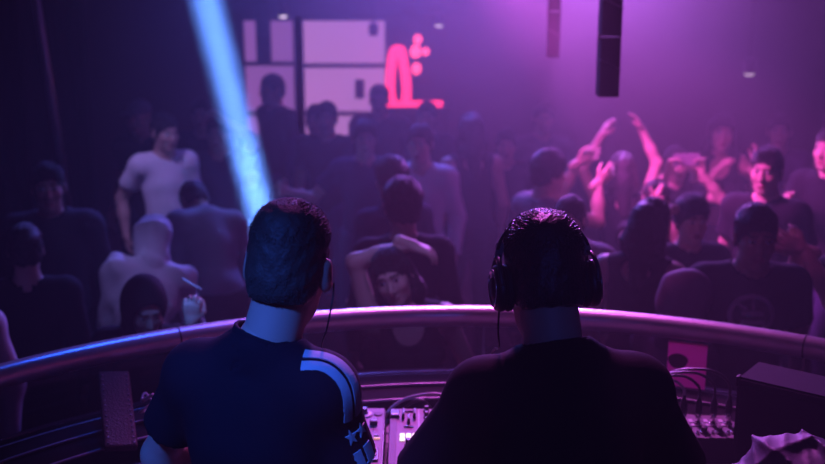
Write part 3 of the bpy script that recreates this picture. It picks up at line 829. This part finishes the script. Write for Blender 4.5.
def collar(body, I, m, r0=.0705):
    nb, HL, U, s = I['nb'], I['HL'], I['U'], I['s']
    a, b = U(0, -.012, .47), HL(0, -.02, -.05); d = b-a; L = np.linalg.norm(d); d = d/L
    v, q = solid([cone(a+d*.01, a+d*.074, r0+.0105, r0+.0075, .006, '+', True), cone(a-d*.03, a+d*.2, r0-.001, r0, .004, '-')], .004)
    qmesh('collar', v*s, q, M[m], body)
collar(bodyA, A, 'tee'); collar(bodyB, B, 'tee2')

# striped sleeve of the first man: ribbons laid on the shirt
shirtA = kid(bodyA, 'shirt')
def bvh_of(o):
    me = o.data; return BVHTree.FromPolygons([v.co[:] for v in me.vertices], [p.vertices[:] for p in me.polygons])
bv = bvh_of(shirtA)
s = A['s']; sh, el, wr, *_ = A['J']['r']; nbp = A['nb']
path = [Vector(p)*s for p in (nbp+np.array((.072, -.03, .0)), (nbp+sh)/2+np.array((.03, -.02, .04)), sh+np.array((.02, -.01, .07)), sh+np.array((.07, -.01, .01)), sh*.72+el*.28+np.array((.08, -.01, .0)), sh*.42+el*.58+np.array((.085, -.01, 0)), sh*.12+el*.88+np.array((.085, -.01, 0)))]
path = spline(path, 12)
def ribbon(name, off, wdt, t0, t1, m, lift, parent):
    n = len(path); i0, i1 = int(t0*(n-1)), int(t1*(n-1)); rows = []; bm = bmesh.new()
    back = Vector((0, -1, 0))
    for i in range(i0, i1+1):
        p = path[i]; row = []
        t = (path[min(i+1, n-1)]-path[max(i-1, 0)]).normalized()
        c, nn, _, _ = bv.find_nearest(p)
        sd = t.cross(nn).normalized()
        if sd.dot(back) < 0: sd = -sd
        for k in range(5):
            q = c+sd*(off+wdt*(k/4-.5))
            c2, n2, _, _ = bv.find_nearest(q)
            row.append((c2+n2*lift, c2+n2*(lift-.003)))
        rows.append([(bm.verts.new(a), bm.verts.new(b)) for a, b in row])
    for ra, rb in zip(rows, rows[1:]):
        for k in range(4):
            bm.faces.new((ra[k][0], rb[k][0], rb[k+1][0], ra[k+1][0])); bm.faces.new((ra[k][1], ra[k+1][1], rb[k+1][1], rb[k][1]))
        bm.faces.new((ra[0][0], ra[0][1], rb[0][1], rb[0][0])); bm.faces.new((ra[4][0], rb[4][0], rb[4][1], ra[4][1]))
    for rr_ in (rows[0], rows[-1]):
        for k in range(4): bm.faces.new((rr_[k][0], rr_[k+1][0], rr_[k+1][1], rr_[k][1]))
    bmesh.ops.recalc_face_normals(bm, faces=bm.faces)
    return from_bm(name, bm, M[m], parent, False)
for off in (.043, .007):
    w_ = .027 if off > .02 else .024
    for t0, t1 in ((.17, .61), (.745, 1.0)):
        ribbon('stripe', off, w_, t0, t1, 'stripe', .0028, shirtA)
def star(off, t, r):
    n = len(path); i = int(t*(n-1)); p = path[i]; tt = (path[i+1]-path[i-1]).normalized()
    c, nn, _, _ = bv.find_nearest(p); sd = tt.cross(nn).normalized()
    if sd.y > 0: sd = -sd
    bm = bmesh.new(); cc = c+sd*off
    ring = []
    for k in range(10):
        a = math.pi/2+k*math.pi/5; rad = r if k % 2 == 0 else r*.42
        q = cc+sd*math.cos(a)*rad-tt*math.sin(a)*rad; c2, n2, _, _ = bv.find_nearest(q); ring.append(bm.verts.new(c2+n2*.0035))
    c2, n2, _, _ = bv.find_nearest(cc); ce = bm.verts.new(c2+n2*.0045)
    fs = [bm.faces.new((ce, ring[k], ring[(k+1)%10])) for k in range(10)]
    bmesh.ops.recalc_face_normals(bm, faces=bm.faces)
    e = bmesh.ops.extrude_face_region(bm, geom=fs); bmesh.ops.translate(bm, vec=-n2*.003, verts=[v for v in e['geom'] if isinstance(v, bmesh.types.BMVert)])
    from_bm('star', bm, M['stripe'], shirtA)
star(.043, .68, .020); star(.007, .68, .018)
# earphone lead at the first man's cheek
W = A['W']; HLA = A['HL']
desk_cable('earphone_cable', [W(HLA(.100, .010, -.022)), W(HLA(.103, .006, -.05)), W(HLA(.102, .0, -.09)), W(HLA(.096, .01, -.125)), W(HLA(.075, .06, -.17)), W(HLA(.055, .15, -.24))], .0021, 'cable', 'thin black earphone cable dangling at the ear of the man in the striped sleeve tee')

# headphones of the second man
HLB, WB, HrB = B['HL'], B['W'], B['Hr']
hpn = empty('headphones', WB(B['hc'])); hpn.rotation_euler = (0, 0, R(2)); hpn.scale = (1.03, 1.03, 1.03); tag(hpn, 'black over-ear headphones worn by the man in the plain black tee', 'headphones')
rot3 = Matrix([list(r) for r in HrB]).to_4x4()
sB = B['s']
for sd in (1, -1):
    Mh = rot3@Matrix.Translation((sd*.074, -.010, -.012))@Matrix.Rotation(R(sd*90), 4, 'Y')@Matrix.Rotation(R(6), 4, 'X')
    SC = Matrix.Diagonal((1.18, .96, 1, 1))
    bm = bmesh.new(); lathe(bm, [(.030, .0), (.041, .003), (.043, .010), (.040, .018), (.034, .019)], 28, Mh@SC); from_bm('ear_cushion', bm, M['rubber'], hpn, True)
    bm = bmesh.new(); lathe(bm, [(.038, .017), (.042, .020), (.043, .028), (.040, .036), (.033, .041), (.031, .039), (.020, .040), (.018, .043)], 28, Mh@SC); cup = from_bm('ear_cup', bm, M['black'], hpn, True)
    bm = bmesh.new(); lathe(bm, [(.034, .0400), (.034, .0425), (.030, .0425), (.030, .040)], 28, Mh@SC); from_bm('cup_ring', bm, M['chrome'], cup, True)
    # yoke: two arms around the cup and a hinge block
    bm = bmesh.new()
    for sy in (-1, 1):
        tube(bm, [rot3@Vector(p) for p in spline([(sd*.101, sy*.046-.010, -.012), (sd*.103, sy*.044-.010, .018), (sd*.100, sy*.028-.008, .046), (sd*.095, -.006, .058)], 5)], .005, 8)
    from_bm('yoke', bm, M['dgrey'], hpn, True)
    bm = bmesh.new(); box(bm, -.008, .008, -.012, .012, -.018, .020); bmesh.ops.bevel(bm, geom=bm.edges[:], offset=.003, segments=2, affect='EDGES')
    bmesh.ops.transform(bm, matrix=rot3@Matrix.Translation((sd*.094, -.004, .066))@Matrix.Rotation(R(sd*-14), 4, 'Y'), verts=bm.verts); from_bm('hinge_block', bm, M['silver'], hpn)
pts = []
for i in range(25):
    a = R(-36+ (252)*i/24); pts.append((.099*math.cos(a), .022, .040+.098*math.sin(a)))
pts = [p for p in pts if p[2] > .066]
bm = bmesh.new(); rows = []
for x, y, z in pts:
    n_ = Vector((x, 0, z-.03)).normalized()
    rows.append([bm.verts.new(rot3@(Vector((x, y+dy-.026, z))+n_*dn)) for dy, dn in ((-.013, 0), (.013, 0), (.013, .006), (-.013, .006))])
for a, b in zip(rows, rows[1:]):
    for k in range(4): bm.faces.new((a[k], b[k], b[(k+1)%4], a[(k+1)%4]))
bm.faces.new(rows[0]); bm.faces.new(rows[-1][::-1]); bmesh.ops.recalc_face_normals(bm, faces=bm.faces)
from_bm('headband', bm, M['black'], hpn, True)
c0 = rot3@Vector((-.103, -.012, -.052))
bm = bmesh.new(); tube(bm, spline([c0, c0+Vector((-.002, -.002, -.05)), c0+Vector((.004, .03, -.10)), c0+Vector((.0, .14, -.16)), c0+Vector((-.01, .26, -.36))], 8), .0022, 8); from_bm('headphone_cable', bm, M['cable'], hpn, True)
# ------------------------------------------------------------------ the crowd on the dance floor (each stands on the floor, z = 0)
G = 'dancers on the floor'
def dancer(label, x, y, face, **kw):
    kw.setdefault('group', G)
    return person(label, (x, y, 0), face, **kw)
UPR = ((.06, .05, .47), (.8, -.2, .2)); UPL = ((-.06, .05, .47), (-.8, -.2, .2))

# by the handrail
dancer('woman in black crop top with one arm bent over her long dark hair', .02, 4.36, 180, H=1.66, fem=True, drop=.05, head=(6, -8, 14), lean=(0, 5, 0),
       arm_r=((-.17, -.03, .345), (1, .1, .35), (-1, .0, -.35)), arm_l=((-.10, .08, -.46), (-.5, -1, 0)), palm=((0, -.2, -1), None), hair='long', top='crop', hem=.26, low_mat='c_black', stance=.13, h=.011, hh=.007)
b3, I3 = dancer('man in black tee with a pale round emblem on his chest', 1.41, 4.52, 176, H=1.80, lean=(15, 0, 0), head=(-6, 0, 0), arm_r=((.08, .1, -.47), (.4, -1, 0)), top_mat='c_black', low_mat='c_black', hair='short', skin='skin2', h=.011, hh=.007)
dancer('person in a pale hood with a pink-lit edge behind the handrail joint', .99, 4.08, -62, H=1.56, fem=True, hair='hood', top='hoodie', top_mat='c_grey', low_mat='c_black', lean=(8, 0, 0), ease=.018, fold=.012, ffreq=30, h=.012, hh=.008)
dancer('woman with long dark hair and back turned, beside the headphones', 1.03, 4.82, -25, H=1.70, fem=True, hair='long', top='tank', top_mat='c_black', low_mat='c_black', head=(6, -10, 8), h=.012)
dancer('person in a loose grey tee behind the long-haired woman whose back is turned', .80, 5.36, 150, H=1.60, top_mat='c_grey', low_mat='c_denim', ease=.03, h=.013, arm_r=((-.02, .25, -.3), (.5, -1, -.5)))
dancer('person clapping with pink-lit hands, standing in the dark at the photo edge', 2.06, 4.72, 96, H=1.74, top_mat='c_black', arm_r=((-.15, .36, .10), (.6, -.1, -1), (-.2, .9, .35)), arm_l=((.13, .36, .12), (-.6, -.1, -1), (.2, .9, .35)), curl=(.15, .15), h=.012, hh=.008)
dancer('person in a dark hood holding a thin cigarette in a blue-lit fist', -1.13, 4.36, 188, H=1.55, fem=True, drop=.06, hair='hood', head=(22, 20, 0), top='hoodie', top_mat='c_black', low_mat='c_black', curl=(.5, 1.15),
       arm_l=((-.09, .33, .20), (-.5, .1, -1), (-.1, .25, 1)), palm=(None, (0, -1, 0)), h=.012, hh=.008, hd=.0045)
bm = bmesh.new(); tube(bm, [(-.875, 4.02, 1.565), (-.80, 3.99, 1.53)], .004, 8); tag(from_bm('cigarette', bm, M['pale'], None, True), 'thin pale cigarette held in the blue-lit fist', 'cigarette')
dancer('person in a pale long-sleeved top cut by the photo edge near the handrail', -1.83, 4.06, 182, H=1.70, top='long', top_mat='c_pale', low_mat='c_black', h=.013)
dancer('person in a pale hooded jacket with back turned, among dark-clothed people', -1.33, 5.05, 20, H=1.60, hair='hood', top='hoodie', top_mat='c_pale', low_mat='c_black', lean=(34, 16, 0), head=(10, 0, 0), fold=.016, ffreq=34, ease=.02, h=.012, hh=.008)
dancer('man in a dark long-sleeved top in the gloom near the slanting pole', -1.86, 5.52, 196, H=1.74, hair='short', top='long', top_mat='c_char', low_mat='c_black', ease=.024, h=.013)
dancer('person in dark clothes with back turned between the gloomy man and the handrail', -1.72, 4.72, 15, H=1.60, top='long', top_mat='c_black', low_mat='c_black', h=.013)

# middle of the floor
dancer('dark-haired person with back turned behind the woman bending her arm', -.04, 5.08, 10, H=1.72, hair='volume', top='long', top_mat='c_black', low_mat='c_black', h=.013)
dancer('person with bushy dark hair behind the other dark-haired dancer in the middle', -.10, 6.0, 30, H=1.66, hair='volume', top_mat='c_navy', low_mat='c_black')
dancer('person in a pale purple long-sleeved top left of the red glow', .06, 6.98, 165, H=1.72, top='long', top_mat='c_pale', low_mat='c_black')
dancer('dancer with an arm resting on a friend, in front of the flat-capped figure', -.32, 7.32, 185, H=1.70, top='tee', top_mat='c_navy', arm_r=((.35, .15, -.12), (.3, -.5, -1)))
dancer('figure in a flat dark cap before the larger lit window', -.27, 9.05, 175, H=1.74, hair='cap', top='long', top_mat='c_char', ease=.022)
dancer('dark figure with a round head before the middle of the larger lit window', -.645, 8.28, 180, H=1.70, hair='short', top_mat='c_black')
dancer('tall dark figure looking aside before the smaller lit window', -1.15, 9.3, 125, H=1.80, hair='short', top='long', top_mat='c_black', ease=.02, wide=1.1)
dancer('broad dark figure next to the tall one at the window post', -.76, 8.72, 165, H=1.62, hair='short', top='long', top_mat='c_navy', wide=1.1)
dancer('woman with long dark hair standing alone in pink haze, back turned', .40, 7.30, 12, H=1.74, fem=True, hair='long', top='tank', top_mat='c_char', low_mat='c_black')
dancer('slender figure in the haze below the red light strip', .12, 8.6, 170, H=1.66, fem=True, hair='short', top_mat='c_navy')
dancer('dim dancer behind the bent pale top, under the blue beam', -1.62, 8.5, 175, H=1.70, top_mat='c_navy')

# the dim side under the beam
dancer('man in a pale short-sleeved tee with dark jeans beyond the hooded pale jacket', -1.68, 7.3, -150, H=1.75, top_mat='c_white', low_mat='c_black', head=(5, 12, 0), arm_r=((.10, -.05, -.47), (.4, -1, 0)), ease=.012, wide=.92, fold=.007, h=.012)
dancer('person in a pale cap behind the man in the pale tee', -1.99, 8.05, 165, H=1.74, hair='cap', hair_mat='c_grey', top_mat='c_char')
dancer('person raising one hand beside the man in the pale tee', -1.38, 7.75, 180, H=1.66, top_mat='c_navy', arm_l=((.10, .12, .33), (-.6, -.2, -1)), arm_r=HANG_R)
dancer('person in a grey top bent forward beside the blue beam', -1.10, 5.95, 35, H=1.66, top='long', top_mat='c_grey', low_mat='c_black', lean=(34, 8, 0), head=(25, 0, 0), ease=.022)

# the pink-lit side
dancer('man pointing both hands across the floor toward the raised arms', .74, 6.22, -62, H=1.66, hair='volume', top_mat='c_grey', low_mat='c_black', head=(4, -8, 0),
       arm_r=((-.06, .34, .16), (.4, -.1, -1), (-.1, .9, .5)), arm_l=((.06, .36, .24), (-.4, -.1, -1), (0, .9, .4)), curl=(.2, .2))
dancer('dancer with both bare arms raised straight up, back turned', 1.31, 6.72, 6, H=1.60, fem=True, drop=.03, arm_l=((.00, .02, .46), (-.8, -.2, .2)), arm_r=((-.04, .02, .50), (.8, -.2, .2)), curl=(.35, .2), hair='long', top='tank', top_mat='c_black', h=.012, hd=.006)
pb, PI_ = dancer('woman holding up a phone next to the standing long-haired woman', 1.72, 7.12, 186, H=1.60, fem=True, drop=.05, hair='long', top_mat='c_black', arm_r=((-.02, .26, .20), (.8, -.1, -1), (-.35, .2, 1)), arm_l=((.06, .27, .20), (-.8, -.1, -1), (.35, .2, 1)), palm=((0, .6, -.4), (0, .6, -.4)), curl=(.6, .6), h=.012)
q = PI_['W']((PI_['J']['r'][2]+PI_['J']['l'][2])/2+np.array((0, .03, .10)))
ph = empty('phone', q, R(186)); tag(ph, 'phone held flat in both hands by the woman in the crowd', 'phone')
rbox('phone_body', -.085, .085, -.005, .005, -.038, .038, M['silver'], ph, .003); rbox('phone_screen', -.08, .08, -.0062, -.0048, -.034, .034, M['black'], ph, 0)
dancer('dancer clapping pink-lit hands in front of the phone holder', 1.38, 6.10, 172, H=1.58, fem=True, drop=.05, hair='short', top='tee', top_mat='c_black', arm_r=((-.12, .24, .22), (.7, -.1, -1), (-.3, .2, 1)), arm_l=((.16, .24, .20), (-.7, -.1, -1), (.3, .2, 1)), curl=(.15, .2), palm=((-1, 0, 0), (1, 0, 0)), h=.012)
dancer('person raising a clenched pink-lit fist before the standing long-haired woman', 1.40, 5.42, 188, H=1.58, hair='volume', top_mat='c_black', arm_r=((.04, .22, .24), (.7, -.1, -1), (0, .15, 1)), curl=(1.1, .5), h=.012)
dancer('long-haired woman in black strapless crop top standing tall with bare midriff', 2.09, 7.45, 182, H=1.72, fem=True, hair='long', top='crop', top_mat='c_black', low_mat='c_black', head=(0, -8, -4),
       arm_r=((-.10, .20, -.02), (.7, -.3, -1), (-.5, .3, .8)), arm_l=((-.05, .16, .02), (-.6, -.3, -1), (-.05, .3, 1)), curl=(.6, .4), h=.011, hh=.007, hem=.16)
dancer('dark-haired man in black tee with one side of his face lit pink', 1.93, 5.86, 140, H=1.76, head=(0, 8, 0), top_mat='c_black', low_mat='c_black', h=.011, hh=.006)
dancer('person with a pink-lit face in the dark by the black curtain', 2.50, 6.45, 128, H=1.78, hair='long', top_mat='c_black', arm_r=((-.1, .30, -.10), (.6, -.3, -1), (-.2, .8, .5)), h=.012)
dancer('dim dancer in the haze between the lone long-haired woman and the pointing man', .66, 7.7, 178, H=1.58, top_mat='c_char')
dancer('dim figure in pale sleeves deep in the haze behind the pointing man', 1.0, 8.4, 180, H=1.68, top='long', top_mat='c_grey')
dancer('dim figure with folded arms beyond the man lit on one side', 2.60, 7.75, 165, H=1.68, top='long', top_mat='c_navy', arm_r=((-.25, .2, -.18), (.6, -.5, -1)), arm_l=((.25, .22, -.2), (-.6, -.5, -1)))

# emblem on the black tee: ring and strokes laid on the cloth
sh3 = kid(b3, 'shirt'); bv3 = bvh_of(sh3); c3 = Vector(I3['U'](0, .1, .37))*I3['s']
def on3(x, z, lift=.003):
    hit = bv3.ray_cast(Vector((c3.x+x, .6, c3.z+z)), Vector((0, -1, 0))); y = hit[0].y if hit[0] else c3.y
    return Vector((c3.x+x, y+lift, c3.z+z))
def strip3(bm, pts, w, closed=False):
    n = len(pts); L = []
    for i, (x, z) in enumerate(pts):
        a = pts[(i-1) % n if closed else max(i-1, 0)]; b = pts[(i+1) % n if closed else min(i+1, n-1)]
        d = Vector((b[0]-a[0], b[1]-a[1])).normalized(); p = Vector((-d.y, d.x))*w/2
        L.append([bm.verts.new(on3(x+p.x, z+p.y)), bm.verts.new(on3(x-p.x, z-p.y)), bm.verts.new(on3(x-p.x, z-p.y, -.001)), bm.verts.new(on3(x+p.x, z+p.y, -.001))])
    rng_ = range(n if closed else n-1)
    for i in rng_:
        a, b = L[i], L[(i+1) % n]
        for k in range(4): bm.faces.new((a[k], b[k], b[(k+1) % 4], a[(k+1) % 4]))
    if not closed: bm.faces.new(L[0]); bm.faces.new(L[-1][::-1])
    bmesh.ops.recalc_face_normals(bm, faces=bm.faces)
bm = bmesh.new()
strip3(bm, [(.085*math.cos(2*math.pi*i/40), .085*math.sin(2*math.pi*i/40)) for i in range(40)], .017, True)
lin = lambda a, b, n=6: [(a[0]+(b[0]-a[0])*i/n, a[1]+(b[1]-a[1])*i/n) for i in range(n+1)]
strip3(bm, lin((-.048, .012), (.040, .012)), .020); strip3(bm, lin((-.048, -.028), (.040, -.028)), .020)
strip3(bm, lin((-.004, .024), (-.004, .075)), .007); strip3(bm, lin((.058, .052), (.022, .030)), .012); strip3(bm, lin((-.058, -.02), (-.05, -.06)), .010)
from_bm('emblem', bm, M['print'], sh3)

# ------------------------------------------------------------------ light
def spot(name, loc, to, col, power, angle, blend=.6, size=.15):
    l = bpy.data.lights.new(name, 'SPOT'); l.color = col; l.energy = power; l.spot_size = R(angle); l.spot_blend = blend; l.shadow_soft_size = size
    o = bpy.data.objects.new(name, l); COL.objects.link(o); o.location = loc
    o.rotation_euler = (Vector(to)-Vector(loc)).to_track_quat('-Z', 'Y').to_euler(); return o
PINK, PURP, BLUE, VIOL = (1, .10, .62), (.50, .10, 1), (.06, .16, 1), (.26, .10, 1)
# haze in the whole room
w = bpy.data.worlds.new('world'); scene.world = w; w.use_nodes = True
nt = w.node_tree; nt.nodes['Background'].inputs['Color'].default_value = (.02, .02, .06, 1); nt.nodes['Background'].inputs['Strength'].default_value = 0
vs = nt.nodes.new('ShaderNodeVolumeScatter'); vs.inputs['Anisotropy'].default_value = .25
vs.inputs['Color'].default_value = (1, 1, 1, 1)
geo = nt.nodes.new('ShaderNodeNewGeometry'); sep = nt.nodes.new('ShaderNodeSeparateXYZ'); nt.links.new(geo.outputs['Position'], sep.inputs[0])
def ramp(src, a, b, lo, hi):
    m = nt.nodes.new('ShaderNodeMapRange'); m.interpolation_type = 'SMOOTHSTEP'
    for i, v in ((1, a), (2, b), (3, lo), (4, hi)): m.inputs[i].default_value = v
    nt.links.new(src, m.inputs[0]); return m.outputs[0]
def op(kind, a, b):
    m = nt.nodes.new('ShaderNodeMath'); m.operation = kind
    for i, v in enumerate((a, b)):
        if isinstance(v, (int, float)): m.inputs[i].default_value = v
        else: nt.links.new(v, m.inputs[i])
    return m.outputs[0]
nz = nt.nodes.new('ShaderNodeTexNoise'); nz.inputs['Scale'].default_value = .55; nz.inputs['Detail'].default_value = 2; nt.links.new(geo.outputs['Position'], nz.inputs['Vector'])
dens = op('MULTIPLY', ramp(sep.outputs[1], 4.0, 8.2, .16, 1), ramp(sep.outputs[0], -2.6, .5, .10, 1))
dens = op('MULTIPLY', dens, ramp(sep.outputs[0], 1.5, 3.2, 1, .15))
dens = op('MULTIPLY', dens, ramp(sep.outputs[2], .8, 2.2, .55, 1))
dens = op('MULTIPLY', dens, ramp(nz.outputs['Fac'], .3, .7, .6, 1.4))
dens = op('MULTIPLY', dens, .095)
nt.links.new(dens, vs.inputs['Density'])
nt.links.new(vs.outputs[0], nt.nodes['World Output'].inputs['Volume'])
w.cycles.volume_step_size = .8
# blue moving-head beam
bl = bpy.data.lights.new('beam_light', 'AREA'); bl.shape = 'DISK'; bl.size = .135; bl.spread = R(1.8); bl.color = (.11, .29, 1); bl.energy = 125
bo = bpy.data.objects.new('beam_light', bl); COL.objects.link(bo)
pA, pB = Vector((-.939, 5.107, 2.564)), Vector((-.983, 6.834, 1.223)); dr = (pB-pA).normalized(); bo.location = pA-dr*2.85
bo.rotation_euler = dr.to_track_quat('-Z', 'Y').to_euler()
spot('haze_wash', (1.5, 10.6, 4.2), (1.2, 3.0, 2.0), (.40, .13, 1), 850, 60, .8)
spot('haze_wash', (1.3, 8.4, 3.1), (1.7, 3.5, 2.0), (.64, .15, 1), 950, 84)
spot('far_wash', (.2, 10.2, 4.2), (.2, 10.5, 0), (.7, .1, .8), 150, 100)
spot('dim_wash', (-.5, 9.6, 4.3), (-.3, 4.0, .8), (.13, .14, 1), 1500, 56, .8)
spot('booth_back', (.30, 5.6, 4.4), (.24, 2.9, 1.5), (.94, .14, .92), 1150, 36, .9)
spot('rail_blue', (-.75, 4.3, 4.4), (-.65, 3.35, 1.57), (.02, .10, 1), 200, 26, 1)
spot('booth_blue', (-1.15, .4, 3.9), (-.40, 2.2, 1.80), (.03, .13, 1), 480, 18, .7)
spot('booth_fill', (.3, -1.4, 3.9), (.33, 2.1, 1.92), (.05, .12, 1), 50, 14, .8)  # added blue fill, unseen, lifts the second man's neck
spot('fist_blue', (-1.0, 2.0, 4.3), (-.87, 4.06, 1.48), (.08, .2, 1), 800, 5.5, .5)  # unseen narrow spot added to brighten the raised fist
spot('side_pink', (.2, 5.6, 2.9), (1.78, 6.35, 1.5), (1, .10, .9), 800, 40)
spot('tee_violet', (-2.1, 5.0, 4.4), (-1.68, 7.2, 1.25), (.42, .28, 1), 260, 15, .7)  # extra spot without a fixture, added to brighten the pale tee
spot('cloth_violet', (-2.0, 3.7, 4.4), (-1.38, 5.2, 1.35), (.34, .28, 1), 150, 9, .8)  # tight unseen spot added for the pale hooded jacket alone
spot('mid_violet', (-.35, 2.9, 4.3), (.02, 4.3, 1.25), (.30, .24, 1), 160, 17, .8)  # unseen spot added to light the bent-arm woman and her midriff
spot('hand_pink', (.5, 4.5, 3.3), (1.72, 4.74, 1.55), (1, .10, .9), 70, 8, .8)  # pink accent added for the clapping hands, no fixture built
spot('rim_pink', (.35, 5.0, 3.0), (1.0, 4.12, 1.42), (1, .08, .7), 60, 12, .8)  # added unseen spot that puts the pink rim on the pale hood
scene.view_settings.view_transform = 'Standard'; scene.view_settings.look = 'None'; scene.view_settings.gamma = 1; scene.view_settings.exposure = 0
scene.view_settings.use_curve_mapping = False
scene.cycles.use_denoising = True
scene.cycles.max_bounces = 6; scene.cycles.volume_bounces = 0; scene.cycles.transparent_max_bounces = 12
scene.cycles.sample_clamp_indirect = 4
